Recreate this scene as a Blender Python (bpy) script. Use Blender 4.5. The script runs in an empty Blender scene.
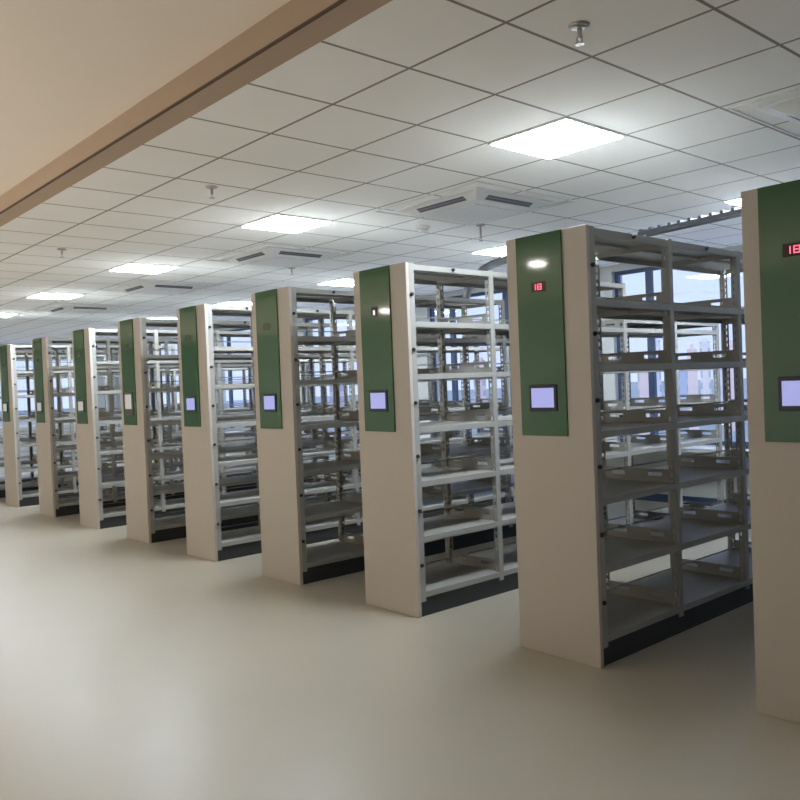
import bpy, math, random
from mathutils import Vector, Matrix
random.seed(7)
C = bpy.context.scene.collection
R = math.radians

# ------------------------------------------------------------------ materials
def mat(name, col, rough=0.5, metal=0.0, emit=None, estr=0.0, noise=0.0, nscale=6.0, spec=0.5, bump=0.0):
    m = bpy.data.materials.new(name); m.use_nodes = True
    nt = m.node_tree; b = nt.nodes['Principled BSDF']
    b.inputs['Base Color'].default_value = (*col, 1); b.inputs['Roughness'].default_value = rough
    b.inputs['Metallic'].default_value = metal; b.inputs['Specular IOR Level'].default_value = spec
    if emit:
        b.inputs['Emission Color'].default_value = (*emit, 1); b.inputs['Emission Strength'].default_value = estr
    if noise or bump:
        tc = nt.nodes.new('ShaderNodeTexCoord'); n = nt.nodes.new('ShaderNodeTexNoise')
        n.inputs['Scale'].default_value = nscale; n.inputs['Detail'].default_value = 4
        nt.links.new(tc.outputs['Object'], n.inputs['Vector'])
        if noise:
            mx = nt.nodes.new('ShaderNodeMix'); mx.data_type = 'RGBA'
            mx.inputs[6].default_value = (*[c * (1 - noise) for c in col], 1)
            mx.inputs[7].default_value = (*[min(1, c * (1 + noise)) for c in col], 1)
            nt.links.new(n.outputs['Fac'], mx.inputs[0]); nt.links.new(mx.outputs[2], b.inputs['Base Color'])
        if bump:
            bp = nt.nodes.new('ShaderNodeBump'); bp.inputs['Strength'].default_value = bump; bp.inputs['Distance'].default_value = .01
            nt.links.new(n.outputs['Fac'], bp.inputs['Height']); nt.links.new(bp.outputs['Normal'], b.inputs['Normal'])
    return m

def grid_mat(name, col, line, cell, half, rough=.9):
    """square tile grid from object coordinates"""
    m = bpy.data.materials.new(name); m.use_nodes = True
    nt = m.node_tree; b = nt.nodes['Principled BSDF']; b.inputs['Roughness'].default_value = rough
    b.inputs['Specular IOR Level'].default_value = .2
    tc = nt.nodes.new('ShaderNodeTexCoord'); sp = nt.nodes.new('ShaderNodeSeparateXYZ')
    nt.links.new(tc.outputs['Object'], sp.inputs[0])
    def mth(op, a, bv=None):
        n = nt.nodes.new('ShaderNodeMath'); n.operation = op
        for i, v in enumerate((a, bv)):
            if v is None: continue
            if isinstance(v, (int, float)): n.inputs[i].default_value = v
            else: nt.links.new(v, n.inputs[i])
        return n.outputs[0]
    ls = []
    for ax in (0, 1):
        p = mth('PINGPONG', sp.outputs[ax], cell / 2)      # distance to the nearest multiple of cell
        ls.append(mth('LESS_THAN', p, half))
    fac = mth('MAXIMUM', ls[0], ls[1])
    n = nt.nodes.new('ShaderNodeTexNoise'); n.inputs['Scale'].default_value = 1.3; n.inputs['Detail'].default_value = 3
    nt.links.new(tc.outputs['Object'], n.inputs['Vector'])
    m0 = nt.nodes.new('ShaderNodeMix'); m0.data_type = 'RGBA'
    m0.inputs[6].default_value = (*[c * .95 for c in col], 1); m0.inputs[7].default_value = (*[min(1, c * 1.05) for c in col], 1)
    nt.links.new(n.outputs['Fac'], m0.inputs[0])
    m1 = nt.nodes.new('ShaderNodeMix'); m1.data_type = 'RGBA'
    nt.links.new(fac, m1.inputs[0]); nt.links.new(m0.outputs[2], m1.inputs[6]); m1.inputs[7].default_value = (*line, 1)
    nt.links.new(m1.outputs[2], b.inputs['Base Color'])
    return m

def glass_mat():
    m = bpy.data.materials.new('window glass'); m.use_nodes = True; nt = m.node_tree
    nt.nodes.remove(nt.nodes['Principled BSDF']); out = nt.nodes['Material Output']
    t = nt.nodes.new('ShaderNodeBsdfTransparent'); t.inputs[0].default_value = (.93, .96, 1, 1)
    g = nt.nodes.new('ShaderNodeBsdfGlossy'); g.inputs['Roughness'].default_value = .02
    mx = nt.nodes.new('ShaderNodeMixShader'); mx.inputs[0].default_value = .06
    nt.links.new(t.outputs[0], mx.inputs[1]); nt.links.new(g.outputs[0], mx.inputs[2]); nt.links.new(mx.outputs[0], out.inputs[0])
    return m

def facade_mat(name, wall, win, sx, sz):
    """rows of windows on a far facade, from object coordinates"""
    m = bpy.data.materials.new(name); m.use_nodes = True; nt = m.node_tree; b = nt.nodes['Principled BSDF']
    b.inputs['Roughness'].default_value = .9; b.inputs['Specular IOR Level'].default_value = .1
    tc = nt.nodes.new('ShaderNodeTexCoord'); sp = nt.nodes.new('ShaderNodeSeparateXYZ'); nt.links.new(tc.outputs['Object'], sp.inputs[0])
    def mth(op, a, bv):
        n = nt.nodes.new('ShaderNodeMath'); n.operation = op
        for i, v in enumerate((a, bv)):
            if isinstance(v, (int, float)): n.inputs[i].default_value = v
            else: nt.links.new(v, n.inputs[i])
        return n.outputs[0]
    a = mth('GREATER_THAN', mth('PINGPONG', sp.outputs[0], sx / 2), sx * .24)
    c = mth('GREATER_THAN', mth('PINGPONG', sp.outputs[2], sz / 2), sz * .22)
    f = mth('MULTIPLY', a, c)
    mx = nt.nodes.new('ShaderNodeMix'); mx.data_type = 'RGBA'; mx.inputs[6].default_value = (*wall, 1); mx.inputs[7].default_value = (*win, 1)
    nt.links.new(f, mx.inputs[0]); nt.links.new(mx.outputs[2], b.inputs['Base Color'])
    return m

M = dict(
    ivory=mat('ivory powder coat', (.53, .485, .435), .45, noise=.03, nscale=3),
    steel=mat('light grey shelf paint', (.36, .355, .325), .42, noise=.03, nscale=4),
    green=mat('glossy green panel', (.055, .140, .075), .06, spec=.6),
    black=mat('black plinth', (.034, .036, .038), .5, noise=.1),
    rubber=mat('black plastic', (.015, .015, .018), .6),
    bezel=mat('navy screen bezel', (.012, .016, .04), .3),
    screen=mat('lit lavender screen', (.1, .1, .2), .3, emit=(.30, .32, .62), estr=.9),
    screen_grey=mat('pale grey screen', (.3, .3, .3), .3, emit=(.45, .43, .42), estr=.6),
    bezel_grey=mat('grey screen bezel', (.10, .11, .10), .5),
    led_dark=mat('number display window', (.03, .006, .01), .3),
    led_dim=mat('dim number display window', (.05, .07, .04), .3),
    led=mat('lit red digits', (.2, .02, .03), .4, emit=(1, .12, .2), estr=1.6),
    led_white=mat('lit pale digits', (.4, .4, .4), .4, emit=(.9, .85, 1), estr=.8),
    floor=mat('pale vinyl floor', (.43, .395, .318), .36, noise=.05, nscale=1.6, spec=.35),
    tiles=grid_mat('mineral fibre ceiling tiles', (.93, .93, .92), (.28, .27, .26), .6, .0085),
    plaster=mat('cream plaster', (.90, .82, .73), .9, noise=.02, nscale=2),
    beam=mat('brown beam', (.46, .35, .26), .7, noise=.05, nscale=5),
    groove=mat('dark groove', (.12, .08, .055), .8),
    wall=mat('off white wall paint', (.56, .58, .57), .85, noise=.02, nscale=2),
    frame=mat('dark blue grey window frame', (.05, .075, .14), .4),
    white=mat('white plastic', (.75, .75, .74), .4),
    grey=mat('grey plastic flap', (.20, .20, .23), .6),
    vent=mat('air slot', (.10, .10, .13), .7),
    lamp=mat('lit ceiling panel', (.9, .9, .9), .5, emit=(.87, .96, 1.06), estr=52),
    lamp_warm=mat('lit warm ceiling panel', (.9, .9, .9), .5, emit=(1, .93, .86), estr=90),
    chrome=mat('dull chrome', (.45, .43, .42), .3, metal=.8),
    tray=mat('grey cable tray', (.16, .17, .19), .5, metal=.3),
    glass=glass_mat(),
    city=mat('hazy city ground', (.30, .35, .37), .95, noise=.2, nscale=.03),
)

# ------------------------------------------------------------------ mesh helpers
class MB:
    def __init__(s): s.v = []; s.f = []
    def box(s, x0, x1, y0, y1, z0, z1):
        n = len(s.v)
        s.v += [(x0,y0,z0),(x1,y0,z0),(x1,y1,z0),(x0,y1,z0),(x0,y0,z1),(x1,y0,z1),(x1,y1,z1),(x0,y1,z1)]
        s.f += [tuple(n+i for i in q) for q in ((0,3,2,1),(4,5,6,7),(0,1,5,4),(1,2,6,5),(2,3,7,6),(3,0,4,7))]
        return s
    def lathe(s, prof, c=(0,0,0), seg=20):
        n = len(s.v)
        for r, z in prof:
            for k in range(seg):
                a = 2*math.pi*k/seg; s.v.append((c[0]+r*math.cos(a), c[1]+r*math.sin(a), c[2]+z))
        for i in range(len(prof)-1):
            for k in range(seg):
                a, b = n+i*seg+k, n+i*seg+(k+1) % seg
                s.f.append((a, b, b+seg, a+seg))
        s.f.append(tuple(n+k for k in range(seg))[::-1]); s.f.append(tuple(n+(len(prof)-1)*seg+k for k in range(seg)))
        return s
    def tube(s, pts, r, seg=10):
        n = len(s.v); P = [Vector(p) for p in pts]
        for i, p in enumerate(P):
            t = (P[min(i+1, len(P)-1)] - P[max(i-1, 0)]).normalized()
            u = t.cross(Vector((0, 0, 1)))
            if u.length < .01: u = t.cross(Vector((0, 1, 0)))
            u.normalize(); w = t.cross(u)
            for k in range(seg):
                a = 2*math.pi*k/seg; s.v.append(tuple(p + u*r*math.cos(a) + w*r*math.sin(a)))
        for i in range(len(P)-1):
            for k in range(seg):
                a, b = n+i*seg+k, n+i*seg+(k+1) % seg; s.f.append((a, b, b+seg, a+seg))
        s.f.append(tuple(n+k for k in range(seg))[::-1]); s.f.append(tuple(n+(len(P)-1)*seg+k for k in range(seg)))
        return s
    def mesh(s, name, m, bevel=0, smooth=False):
        me = bpy.data.meshes.new(name); me.from_pydata(s.v, [], s.f); me.update()
        if bevel:
            import bmesh
            b = bmesh.new(); b.from_mesh(me)
            bmesh.ops.bevel(b, geom=list(b.edges), offset=bevel, segments=2, profile=.5, affect='EDGES')
            b.to_mesh(me); b.free()
        me.materials.append(m)
        if smooth:
            for p in me.polygons: p.use_smooth = len(p.vertices) == 4
        return me
    def build(s, name, m, parent=None, loc=(0,0,0), bevel=0, smooth=False):
        return link(name, s.mesh(name, m, bevel, smooth), parent, loc)

def link(name, me, parent=None, loc=(0,0,0)):
    o = bpy.data.objects.new(name, me); C.objects.link(o); o.location = loc
    if parent: o.parent = parent
    return o
def tag(o, label=None, cat=None, group=None, kind=None):
    if label: o['label'] = label
    if cat: o['category'] = cat
    if group: o['group'] = group
    if kind: o['kind'] = kind
    return o
def empty(name, loc=(0,0,0), rz=0):
    o = bpy.data.objects.new(name, None); C.objects.link(o); o.location = loc; o.rotation_euler.z = rz
    o.empty_display_size = .1
    return o
def copy_tree(o, parent=None):
    c = o.copy(); C.objects.link(c)
    if parent: c.parent = parent
    for ch in list(o.children): copy_tree(ch, c)
    return c

# ------------------------------------------------------------------ the room
HC = 3.103                     # tiled ceiling
XL, XR, YF, YB = -20.0, 6.5, -6.0, 6.75
st = lambda o, lab, cat: tag(o, lab, cat, kind='structure')
st(MB().box(XL, XR, YF, YB, -.1, 0).build('floor', M['floor']), 'pale beige polished vinyl floor with soft sheen', 'floor')
st(MB().box(XL, XR, -.95, YB+.2, HC, HC+.1).build('ceiling', M['tiles']), 'white square tiled suspended ceiling over the shelving', 'ceiling')
ZB, ZP = 2.85, 2.957
st(MB().box(XL, XR, YF-.2, -1.0, ZP, HC+.1).build('ceiling', M['plaster']), 'plain cream ceiling in front of the brown beam', 'ceiling')
b = MB().box(XL, XR, -1.0, -.868, ZB, HC+.1).build('trim_1', M['beam'], bevel=.003); st(b, 'brown beam between the cream ceiling and the tiled ceiling', 'beam')
st(MB().box(XL, XR, -1.003, -.990, ZB-.003, ZB+.004).build('trim_2', M['groove']), 'thin dark groove along the lower edge of the brown beam', 'groove')
wl = MB().box(XL-.15, XL, YF, 1.6, 0, HC+.1).box(XL-.15, XL, 6.2, YB, 0, HC+.1).box(XL-.15, XL, 1.6, 6.2, 0, .9).box(XL-.15, XL, 1.6, 6.2, 2.7, HC+.1)
st(wl.build('wall_left', M['wall']), 'white wall at the far left end of the hall', 'wall')
w = empty('window_20', (XL-.08, 3.9, .9)); st(w, 'window in the far left end wall, glimpsed through the shelves', 'window')
f = MB().box(-.03, .03, -2.3, 2.3, 0, .05).box(-.03, .03, -2.3, 2.3, 1.75, 1.8)
for yy in (-2.3, -.8, .75, 2.25): f.box(-.03, .03, yy, yy+.05, .05, 1.75)
f.build('window_frame', M['white'], w)
MB().box(-.004, .004, -2.25, 2.25, .05, 1.75).build('window_pane', M['glass'], w)
st(MB().box(XR, XR+.15, YF, YB, 0, HC+.1).build('wall_right', M['wall']), 'white wall at the right end of the hall', 'wall')
st(MB().box(XL-.15, XR+.15, YF-.15, YF, 0, HC+.1).build('wall_front', M['wall']), 'white wall behind the viewer', 'wall')

# back wall with a row of windows
SILL, HEAD = .74, 3.02
bays = []
x = -3.46 - 3.6*5
while x < XR - .3:
    a, bb = max(x, XL + .2), min(x + 3.3, XR - .2)
    if bb - a > .6: bays.append((a, bb))
    x += 3.6
wb = MB(); wb.box(XL, XR, YB, YB+.25, 0, SILL).box(XL, XR, YB, YB+.25, HEAD, HC+.1)
prev = XL
for a, bb in bays:
    wb.box(prev, a, YB, YB+.25, SILL, HEAD); prev = bb
wb.box(prev, XR, YB, YB+.25, SILL, HEAD)
st(wb.build('wall_back', M['wall']), 'white window wall behind the shelving units', 'wall')
for i, (a, bb) in enumerate(bays):
    w = empty('window_%d' % (i+1), ((a+bb)/2, YB+.1, SILL)); st(w, 'wide window with dark frame behind the shelving units', 'window')
    w['group'] = 'windows along the back wall'
    hw, h = (bb-a)/2, HEAD - SILL
    f = MB().box(-hw, hw, -.03, .03, 0, .05).box(-hw, hw, -.03, .03, h-.05, h).box(-hw, -hw+.05, -.03, .03, .05, h-.05).box(hw-.05, hw, -.03, .03, .05, h-.05)
    f.build('window_frame', M['frame'], w)
    for mx in (-hw+.5, -hw+1.65, -hw+2.75):
        if mx < hw - .2: MB().box(mx-.04, mx+.04, -.032, .032, .05, h-.05).build('mullion', M['frame'], w)
    MB().box(-hw+.05, hw-.05, -.004, .004, .05, h-.05).build('window_pane', M['glass'], w)
st(MB().box(XL, XR, YB-.35, YB, SILL-.06, SILL-.01).build('trim_3', M['white'], bevel=.004), 'white window ledge running along the back wall', 'ledge')
st(MB().box(XL, XR, YB-.02, YB, 0, .1).build('baseboard_back', M['frame']), 'dark baseboard along the back wall', 'baseboard')

# ------------------------------------------------------------------ shelving units
YP = 1.14                       # front face of the end panels
W, HU = .5815, 2.462
BAY = [1.170-YP, 1.985-YP, 2.870-YP, 3.755-YP, 4.620-YP, 5.440-YP]   # near side of every upright
PW = .045
LEV = [.170, .555, .94, 1.315, 1.69, 2.055, 2.45]  # top of each deck
FH = .038

ZR = 2.14                      # the two rear bays are lower
def upright_mesh(side, top=HU - .004):
    """folded post: plain outer face, two flanges punched with slots. side=+1 outer face at x=0 facing +x"""
    m = MB(); D = .045; t = .003
    def bx(x0, x1, y0, y1, z0, z1):
        if side < 0: x0, x1 = -x1, -x0
        m.box(x0, x1, y0, y1, z0, z1)
    z0, z1 = .105, top
    bx(-t, 0, 0, PW, z0, z1)
    for y in (0, PW - t):
        bx(-.016, -t, y, y+t, z0, z1); bx(-D, -.032, y, y+t, z0, z1)
        z = z0
        while z < z1 - .02:
            bx(-.032, -.016, y, y+t, z, z+.022); z += .05
    return m.mesh('upright', M['steel'])
UP = {1: upright_mesh(1), -1: upright_mesh(-1)}
UPR = {1: upright_mesh(1, ZR), -1: upright_mesh(-1, ZR)}

def shelf_mesh(y0, y1, top=False):
    m = MB(); h = W/2
    m.box(-h, h, y0, y1, -.003, 0)
    for s in (-1, 1):
        x0, x1 = (h-.003, h) if s > 0 else (-h, -h+.003)
        m.box(x0, x1, y0, y1, -FH, -.003)
        x0, x1 = (h-.022, h-.003) if s > 0 else (-h+.003, -h+.022)
        m.box(x0, x1, y0, y1, -FH, -FH+.003)
    g = h - .047; ya, yb = y0 - PW/2 - .0005, y1 + PW/2 - .0015          # the deck reaches in between the posts
    m.box(-g, g, ya, y0, -.003, 0); m.box(-g, g, y1, yb, -.003, 0)
    m.box(-g, g, ya, ya+.003, -FH, -.003); m.box(-g, g, yb-.003, yb, -FH, -.003)
    m.box(-.02, .02, y0+.003, y1-.003, -.02, -.003)      # stiffening rib
    return m.mesh('shelf', M['steel'])
def bracket_mesh():
    """side plate across the unit with two oblong slots"""
    m = MB(); h = W/2 - .05; H = .085; t = .0015
    sl = [(-.185, -.085), (.085, .185)]; za, zb = .038, .062
    m.box(-h, h, -t, t, 0, za).box(-h, h, -t, t, zb, H)
    xs = [-h] + [q for s in sl for q in s] + [h]
    for i in range(0, len(xs), 2): m.box(xs[i], xs[i+1], -t, t, za, zb)
    m.box(-h, h, -.008, .008, H-.003, H)
    return m.mesh('side_bracket', M['steel'])

def digits(seq, x0, z0, h, w, gap):
    SEG = {'1': 'bc', '8': 'abcdefg'}
    m = MB(); t = h*.14
    for i, ch in enumerate(seq):
        x = x0 + i*(w+gap); y0, y1 = -.0165, -.0145
        for s in SEG[ch]:
            if s == 'a': m.box(x, x+w, y0, y1, z0+h-t, z0+h)
            if s == 'd': m.box(x, x+w, y0, y1, z0, z0+t)
            if s == 'g': m.box(x, x+w, y0, y1, z0+h/2-t/2, z0+h/2+t/2)
            if s == 'f': m.box(x, x+t, y0, y1, z0+h/2, z0+h)
            if s == 'e': m.box(x, x+t, y0, y1, z0, z0+h/2)
            if s == 'b': m.box(x+w-t, x+w, y0, y1, z0+h/2, z0+h)
            if s == 'c': m.box(x+w-t, x+w, y0, y1, z0, z0+h/2)
    return m

def make_unit():
    r = empty('mobile_shelving_unit', (0, YP, 0)); h = W/2
    MB().box(-h, h, 0, .03, 0, HU).build('end_panel', M['ivory'], r, bevel=.003)
    cx = -h + .085 + .165                                  # control panel centre
    MB().box(-.165, .165, -.012, 0, 1.29, HU-.002).build('control_panel', M['green'], r, (cx, 0, 0), bevel=.0015)
    cp = r.children[-1] if r.children else None
    cp = [o for o in r.children if o.name.startswith('control_panel')][0]
    MB().box(-.10, .10, -.020, -.012, 1.433, 1.588).build('screen_bezel', M['bezel'], cp, (.005, 0, 0), bevel=.003)
    MB().box(-.081, .081, -.0225, -.020, 1.455, 1.568).build('screen', M['screen'], cp, (.005, 0, 0))
    MB().box(-.052, .052, -.0145, -.012, 2.125, 2.185).build('number_display', M['led_dim'], cp, (-.005, 0, 0))
    MB().box(-h+.012, h-.012, .03, BAY[5]+PW-.01, 0, .131).build('plinth', M['black'], r)
    for y in BAY:
        u_ = UP if y < 2.7 else UPR
        link('upright', u_[1], r, (h, y, 0)); link('upright', u_[-1], r, (-h, y, 0))
    for k in range(5):
        me = shelf_mesh(BAY[k]+PW+.001, BAY[k+1]-.001)
        for z in (LEV if k < 3 else LEV[:-1] + [ZR]): link('shelf', me, r, (0, 0, z))
        rm = MB().tube([(0, BAY[k]+PW/2, 0), (0, BAY[k+1]+PW/2, 0)], .005, 8).mesh('guard_rail', M['steel'], smooth=True)
        for z in (LEV[:-1] if k < 3 else LEV[:-2]): link('guard_rail', rm, r, (-.12, 0, z+.075))
    bm = bracket_mesh()
    for y in BAY:
        for z in (LEV[:-1] if y < 2.7 else LEV[:-2]): link('side_bracket', bm, r, (0, y+PW/2, z-.002))
    kb = MB().lathe([(.006, 0), (.013, .002), (.013, .012), (.009, .018)], seg=14).mesh('bumper', M['rubber'], smooth=True)
    for z in (.36, .74, 1.12, 1.49, 1.86, 2.24):
        o = link('bumper', kb, r, (h, BAY[0]+.012, z)); o.rotation_euler = (0, R(90), 0)
    for k in range(2):
        o = link('label_clip', kb, r, (h, (BAY[k]+BAY[k+1])/2+.02, LEV[-1]-.016)); o.rotation_euler = (0, R(90), 0)
    return r

XS = {1:-10.843, 2:-9.258, 3:-7.697, 4:-6.246, 5:-4.780, 6:-3.359, 7:-1.921, 8:-.431, 9:1.024, 0:-12.36, -1:-13.87}
LAB = {
 9: 'nearest ivory shelving unit with green panel, cut off by the right edge of the photo',
 8: 'ivory shelving unit with dark grey shelves and red lit number, second from the right',
 7: 'ivory shelving unit with brightly lit white side and pale dot display, third from the right',
 6: 'ivory shelving unit with shaded grey side, fourth from the right in the row',
 5: 'ivory shelving unit with bright white side, fifth from the right in the row',
 4: 'ivory shelving unit with large pale grey screen on green panel, sixth from the right',
 3: 'ivory shelving unit with bright narrow side, seventh from the right in the row',
 2: 'ivory shelving unit with shaded side, eighth from the right in the row',
 1: 'small distant shelving unit, ninth from the right, second from the left edge',
 0: 'distant shelving unit at the very left edge of the photo, only a sliver seen',
 -1: 'farthest shelving unit, glimpsed through the shelves at the left edge',
}
proto = make_unit()
order = [8, 9, 7, 6, 5, 4, 3, 2, 1, 0, -1]
units = {}
for i, k in enumerate(order):
    u = proto if i == 0 else copy_tree(proto)
    u.location = (XS[k] + W/2, YP, 0)
    tag(u, LAB[k], 'shelving unit', 'mobile shelving units in the row')
    units[k] = u
def sub(u, part, name):
    p = [o for o in u.children if o.name.split('.')[0] == part][0]
    return p, [o for o in p.children if o.name.split('.')[0] == name][0]
for k in (8, 9):
    p, d = sub(units[k], 'control_panel', 'number_display')
    d.data = MB().box(-.052, .052, -.0145, -.012, 2.125, 2.185).mesh('number_display', M['led_dark'])
    o = digits('18', -.046, 2.138, .034, .03, .012).build('digits', M['led'], p, (-.005, 0, 0)); o['label'] = 'lit red digits 18'
p, d = sub(units[7], 'control_panel', 'number_display')
d.data = MB().box(-.035, .03, -.0145, -.012, 2.115, 2.185).mesh('number_display', M['led_dark'])
MB().box(-.012, .008, -.0165, -.0145, 2.125, 2.16).build('digits', M['led_white'], p, (-.005, 0, 0))
p, d = sub(units[4], 'control_panel', 'screen_bezel')
d.data = MB().box(-.12, .10, -.020, -.012, 1.40, 1.66).mesh('screen_bezel', M['bezel_grey'], .003); d['label'] = 'tall grey screen bezel'
p, d = sub(units[4], 'control_panel', 'screen')
d.data = MB().box(-.09, .07, -.0225, -.020, 1.47, 1.63).mesh('screen', M['screen_grey'])
for k in (1, 2, 3):
    p, d = sub(units[k], 'control_panel', 'screen'); d.data = d.data.copy(); d.data.materials[0] = M['screen_grey']

# ------------------------------------------------------------------ ceiling lights
def make_light(sz, m, drop, name='ceiling_light'):
    r = empty(name); h = sz/2
    MB().box(-h, h, -h, -h+.016, -.012, 0).box(-h, h, h-.016, h, -.012, 0).box(-h, -h+.016, -h+.016, h-.016, -.012, 0).box(h-.016, h, -h+.016, h-.016, -.012, 0).build('frame', M['white'], r)
    MB().box(-h+.016, h-.016, -h+.016, h-.016, -drop, -.002).build('diffuser', m, r)
    return r
L0 = make_light(.6, M['lamp'], .017)
ROW1 = {0: 'largest glowing square ceiling light panel, above the second shelving unit from the right',
        1: 'glowing square ceiling light panel above the fourth shelving unit from the right',
        2: 'glowing square ceiling light panel above the sixth shelving unit from the right',
        3: 'small glowing square ceiling light panel near the left edge, second in from it',
        4: 'small glowing ceiling light panel touching the left edge of the photo',
        5: 'unseen ceiling light panel added beyond the left edge of the photo, nearer the brown beam'}  # last panel added out of view to brighten the far left ceiling
ROW2 = {0: 'glowing ceiling light panel mostly hidden behind the nearest shelving unit',
        1: 'glowing ceiling light panel showing just left of the second shelving unit from the right',
        2: 'glowing ceiling light panel showing just left of the third shelving unit from the right',
        3: 'glowing ceiling light panel showing just left of the fourth shelving unit from the right',
        4: 'thin far ceiling light panel showing above the sixth shelving unit from the right',
        5: 'far unseen ceiling light panel added beyond the left edge of the photo, nearer the windows'}  # last one likewise added unseen, to lighten the left end of the ceiling
first = True
for row, yc in ((ROW1, 1.5), (ROW2, 4.5)):
    for k in range(6):
        o = L0 if first else copy_tree(L0); first = False
        o.location = (-.3 - 3.0*k, yc, HC); tag(o, row[k], 'ceiling light', 'square light panels in the tiled ceiling')
LW = make_light(.15, M['lamp_warm'], .03)
FRONT = [(-3.1, -2.5), (-6.95, -2.5), (-10.2, -2.5), (-8.1, -4.5), (-3.6, -4.6), (1.2, -4.8)]  # first and fourth inferred from glints; the rest are unseen, added as warm fill
for i, (x, y) in enumerate(FRONT):
    o = LW if i == 0 else copy_tree(LW); o.location = (x, y, ZP)
    tag(o, 'small unseen square light panel in the cream ceiling in front of the beam, most of them added as warm fill', 'ceiling light', 'small light panels in the cream ceiling')

# ------------------------------------------------------------------ air conditioning cassettes
def make_ac():
    r = empty('air_conditioner'); h = .475
    MB().box(-.6, .6, -.6, -.585, -.008, 0).box(-.6, .6, .585, .6, -.008, 0).box(-.6, -.585, -.585, .585, -.008, 0).box(.585, .6, -.585, .585, -.008, 0).build('trim_frame', M['white'], r)
    m = MB(); rings = [(h, 0), (h, -.012), (.43, -.016), (.355, -.058), (.26, -.060)]
    for q, z in rings: m.v += [(-q, -q, z), (q, -q, z), (q, q, z), (-q, q, z)]
    for a in range(len(rings)-1):
        for k in range(4): m.f.append((a*4+k, a*4+4+k, a*4+4+(k+1) % 4, a*4+(k+1) % 4))
    m.f += [(0, 1, 2, 3), tuple(16+k for k in (3, 2, 1, 0))]
    m.build('fascia', M['white'], r)
    MB().box(-.25, .25, -.25, .25, -.066, -.059).build('intake_grille', M['white'], r, bevel=.002)
    n_ = Vector((0, -.042, -.075)).normalized()
    def on(t, e): p = Vector((0, -.43, -.016)).lerp(Vector((0, -.355, -.058)), t) + n_*e; return p.y, p.z
    for a in range(4):
        for nm, t0, t1, e, wd, mt in (('air_slot', .22, .82, .0012, .27, 'vent'), ('flap', .40, .55, .004, .265, 'grey')):
            m = MB()
            for x in (-wd, wd):
                for t, ee in ((t0, 0), (t1, 0), (t1, e), (t0, e)): y, z = on(t, ee); m.v.append((x, y, z))
            m.f = [(0, 1, 2, 3), (7, 6, 5, 4), (0, 4, 5, 1), (1, 5, 6, 2), (2, 6, 7, 3), (3, 7, 4, 0)]
            o = m.build(nm, M[mt], r); o.rotation_euler.z = a*math.pi/2
    return r
A0 = make_ac()
ACL = ['white ceiling air conditioner cassette with dark slots, in the middle of the ceiling',
       'white ceiling air conditioner cassette cut off by the right edge of the photo',
       'white ceiling air conditioner cassette, third of the five counting from the right edge',
       'distant white ceiling air conditioner cassette, fourth of the five counting from the right edge',
       'farthest and leftmost of the five ceiling air conditioner cassettes']
for i, x in enumerate((-1.9, 1.22, -4.85, -7.85, -10.85)):
    o = A0 if i == 0 else copy_tree(A0); o.location = (x, 2.45, HC); tag(o, ACL[i], 'air conditioner', 'ceiling air conditioners')

# ------------------------------------------------------------------ sprinklers, detector
def make_spr(drop=.05):
    r = empty('fire_sprinkler')
    MB().lathe([(.045, 0), (.043, -.006), (.030, -.012), (.012, -.014)]).build('escutcheon', M['chrome'], r, smooth=True)
    m = MB().lathe([(.010, -.012), (.010, -drop), (.006, -drop-.006)], seg=12)
    m.box(-.014, -.010, -.002, .002, -drop-.03, -drop+.004).box(.010, .014, -.002, .002, -drop-.03, -drop+.004)
    m.build('sprinkler_body', M['chrome'], r)
    MB().lathe([(.020, -drop-.028), (.020, -drop-.032)], seg=16).build('deflector', M['chrome'], r)
    return r
S0 = make_spr(.05)
for i, (x, y, l) in enumerate([(.77, .27, 'chrome fire sprinkler near the top edge, right of the middle of the ceiling'),
                               (-2.49, .32, 'small fire sprinkler left of the middle light panel, close to the brown beam'),
                               (-5.49, .29, 'small fire sprinkler at far left, close to the brown beam')]):
    o = S0 if i == 0 else copy_tree(S0); o.location = (x, y, HC); tag(o, l, 'sprinkler', 'ceiling fire sprinklers')
S1 = make_spr(.12); S1.location = (-2.45, 3.12, HC); tag(S1, 'fire sprinkler on a drop pipe just behind the middle air conditioner', 'sprinkler', 'ceiling fire sprinklers')
o = copy_tree(S0); o.location = (-5.54, 3.06, HC); tag(o, 'tiny far fire sprinkler above the fourth shelving unit from the right', 'sprinkler', 'ceiling fire sprinklers')
r = empty('smoke_detector', (-2.80, 2.70, HC)); tag(r, 'round white smoke detector left of the middle air conditioner', 'smoke detector')
MB().lathe([(.07, 0), (.07, -.015), (.055, -.02)], seg=24).build('base', M['white'], r, smooth=True)
MB().lathe([(.05, -.02), (.048, -.04), (.03, -.05)], seg=24).build('sensor_head', M['white'], r, smooth=True)

# ------------------------------------------------------------------ cable ladder and conduit behind the units
r = empty('cable_ladder', (-1.43, 4.25, 2.95), R(-9)); tag(r, 'dark grey cable ladder hung below the ceiling behind the second shelving unit from the right', 'cable ladder')
LN = 6.6
for y in (-.06, .06): MB().box(0, LN, y-.006, y+.006, -.02, .018).build('side_rail', M['tray'], r)
k = 0
while k*.11 < LN - .05:
    if k < 60: MB().box(k*.11+.02, k*.11+.05, -.07, .07, .018, .040).build('rung', M['tray'], r)
    k += 1
for x in (2.4, 4.4, 6.3): MB().box(x, x+.012, -.006, .006, .04, HC-2.95).build('hanger', M['tray'], r)
pts = [(-3.20, 3.66, 2.485), (-3.20, 3.70, 2.60), (-3.19, 3.82, 2.74), (-3.14, 3.89, 2.82), (-3.04, 3.94, 2.87), (-2.87, 3.95, 2.895), (-2.4, 3.98, 2.90), (-1.9, 4.05, 2.90), (-1.6, 4.10, 2.90)]
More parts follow.
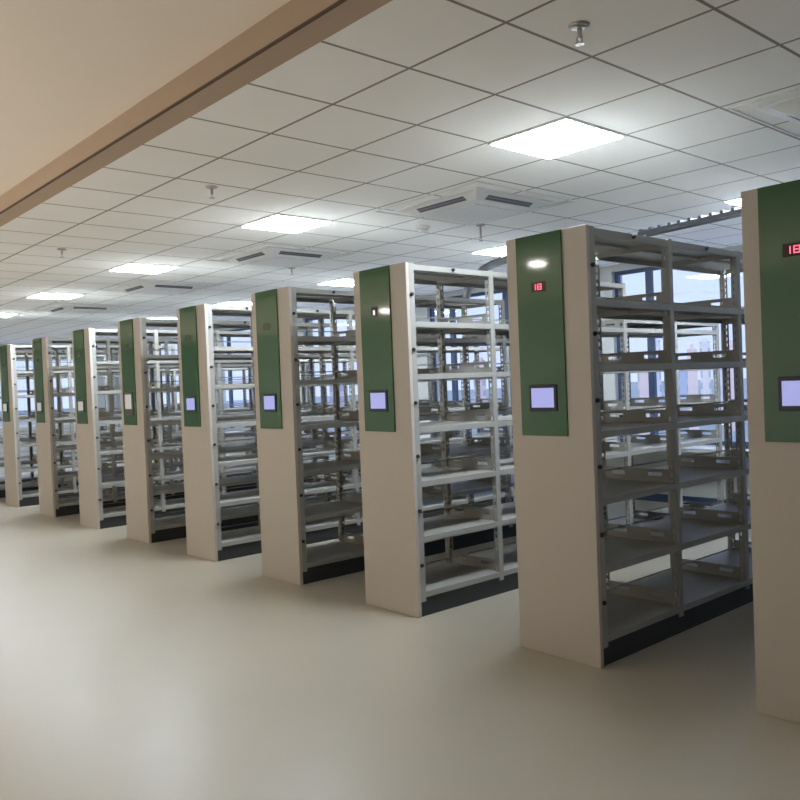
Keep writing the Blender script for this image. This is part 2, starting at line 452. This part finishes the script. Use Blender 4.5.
tag(MB().tube(pts, .045, 12).build('cable_conduit', M['tray'], smooth=True), 'thick dark conduit curving up from the fourth shelving unit from the right', 'conduit')

# ------------------------------------------------------------------ the city outside
st(MB().box(-900, 600, 40, 1400, -10, -9).build('ground', M['city']), 'hazy city ground far below the windows', 'ground')
pal = [((.80, .66, .64), (.52, .48, .55)), ((.70, .70, .78), (.42, .46, .58)), ((.84, .78, .76), (.55, .52, .56)), ((.52, .58, .70), (.36, .42, .55))]
FM = [facade_mat('facade', a, b_, 3.2, 3.0) for a, b_ in pal]
CAM = Vector((2.8405, -2.6413, 1.6143))
def tower(az, d, wpx, top, mi, label, group=None):
    a = R(az); x = CAM.x - d*math.sin(a); y = CAM.y + d*math.cos(a); w = wpx/819*d
    r = empty('apartment_tower', (x, y, -9), a); tag(r, label, 'building', group)
    H = 9 + 1.6 + top/819*d
    MB().box(-w/2, w/2, -w*.4, w*.4, 0, H).build('tower_walls', FM[mi], r)
    MB().box(-w/2+.5, w/2-.5, -w*.4+.5, w*.4-.5, H, H+.8).build('roof', FM[mi], r)
T = [(32.0, 150, 11, 14, 0), (31.2, 210, 9, 34, 1), (30.3, 170, 8, 20, 2), (29.5, 200, 10, 9, 3), (28.9, 140, 9, 24, 0), (28.1, 230, 9, 30, 2), (27.3, 180, 10, 18, 1), (26.5, 160, 9, 26, 0),
     (33.2, 180, 10, 10, 2), (34.4, 240, 12, 16, 1), (36, 160, 12, 8, 0), (38, 220, 12, 20, 1), (40.5, 190, 14, 12, 2), (43, 240, 12, 22, 0), (46, 200, 14, 14, 1), (49, 260, 14, 20, 2), (53, 220, 14, 10, 0), (57, 260, 14, 18, 1)]
TL = {1: 'tall hazy grey apartment tower outside, seen through the second shelving unit from the right',
      4: 'pinkish apartment tower outside, right of the bluish lower one'}
for i, t in enumerate(T):
    tower(*t, TL.get(i, 'hazy pale apartment tower on the skyline outside the windows'), 'towers on the city skyline')

# ------------------------------------------------------------------ light and sky
w = bpy.data.worlds.new('sky'); bpy.context.scene.world = w; w.use_nodes = True
nt = w.node_tree; bg = nt.nodes['Background']
tc = nt.nodes.new('ShaderNodeTexCoord'); sp = nt.nodes.new('ShaderNodeSeparateXYZ'); rp = nt.nodes.new('ShaderNodeValToRGB')
nt.links.new(tc.outputs['Generated'], sp.inputs[0]); nt.links.new(sp.outputs[2], rp.inputs[0]); nt.links.new(rp.outputs[0], bg.inputs[0])
rp.color_ramp.elements[0].position = 0; rp.color_ramp.elements[0].color = (.60, .68, .92, 1)
rp.color_ramp.elements[1].position = .35; rp.color_ramp.elements[1].color = (.50, .64, 1.0, 1)
bg.inputs[1].default_value = 1.15
s = bpy.data.lights.new('sun', 'SUN'); s.energy = 1.6; s.angle = R(8); s.color = (1, .93, .85)
so = bpy.data.objects.new('sun', s); C.objects.link(so); so.rotation_euler = (R(52), 0, R(-25))

for i, (x, p) in enumerate(((-2.2, 56), (-7.5, 62), (-13, 54))):  # unseen fill lamps added behind the camera to brighten the cream ceiling
    a = bpy.data.lights.new('fill_uplight', 'AREA'); a.shape = 'RECTANGLE'; a.size = 3.2; a.size_y = 1.2; a.energy = p; a.color = (1, .90, .80)
    o = bpy.data.objects.new('fill_uplight', a); C.objects.link(o); o.location = (x, -4.2, .3); o.rotation_euler = (math.pi, 0, 0)

# ------------------------------------------------------------------ camera
cam = bpy.data.cameras.new('camera'); co = bpy.data.objects.new('camera', cam); C.objects.link(co)
F, YAW, PITCH, ROLL = 819.02, .84835248, -.01763844, -.03845618
fw = Vector((-math.sin(YAW)*math.cos(PITCH), math.cos(YAW)*math.cos(PITCH), math.sin(PITCH)))
rt = Vector((math.cos(YAW), math.sin(YAW), 0)); up = rt.cross(fw)
r2 = math.cos(ROLL)*rt + math.sin(ROLL)*up; u2 = -math.sin(ROLL)*rt + math.cos(ROLL)*up
mw = Matrix((r2, u2, -fw)).transposed().to_4x4(); mw.translation = CAM
co.matrix_world = mw
cam.sensor_width = 36; cam.lens = 36*F/800; cam.clip_start = .05; cam.clip_end = 3000
bpy.context.scene.camera = co
bpy.context.scene.cycles.diffuse_bounces = 8
v = bpy.context.scene.view_settings; v.view_transform = 'Standard'; v.look = 'None'; v.exposure = .33; v.gamma = 1
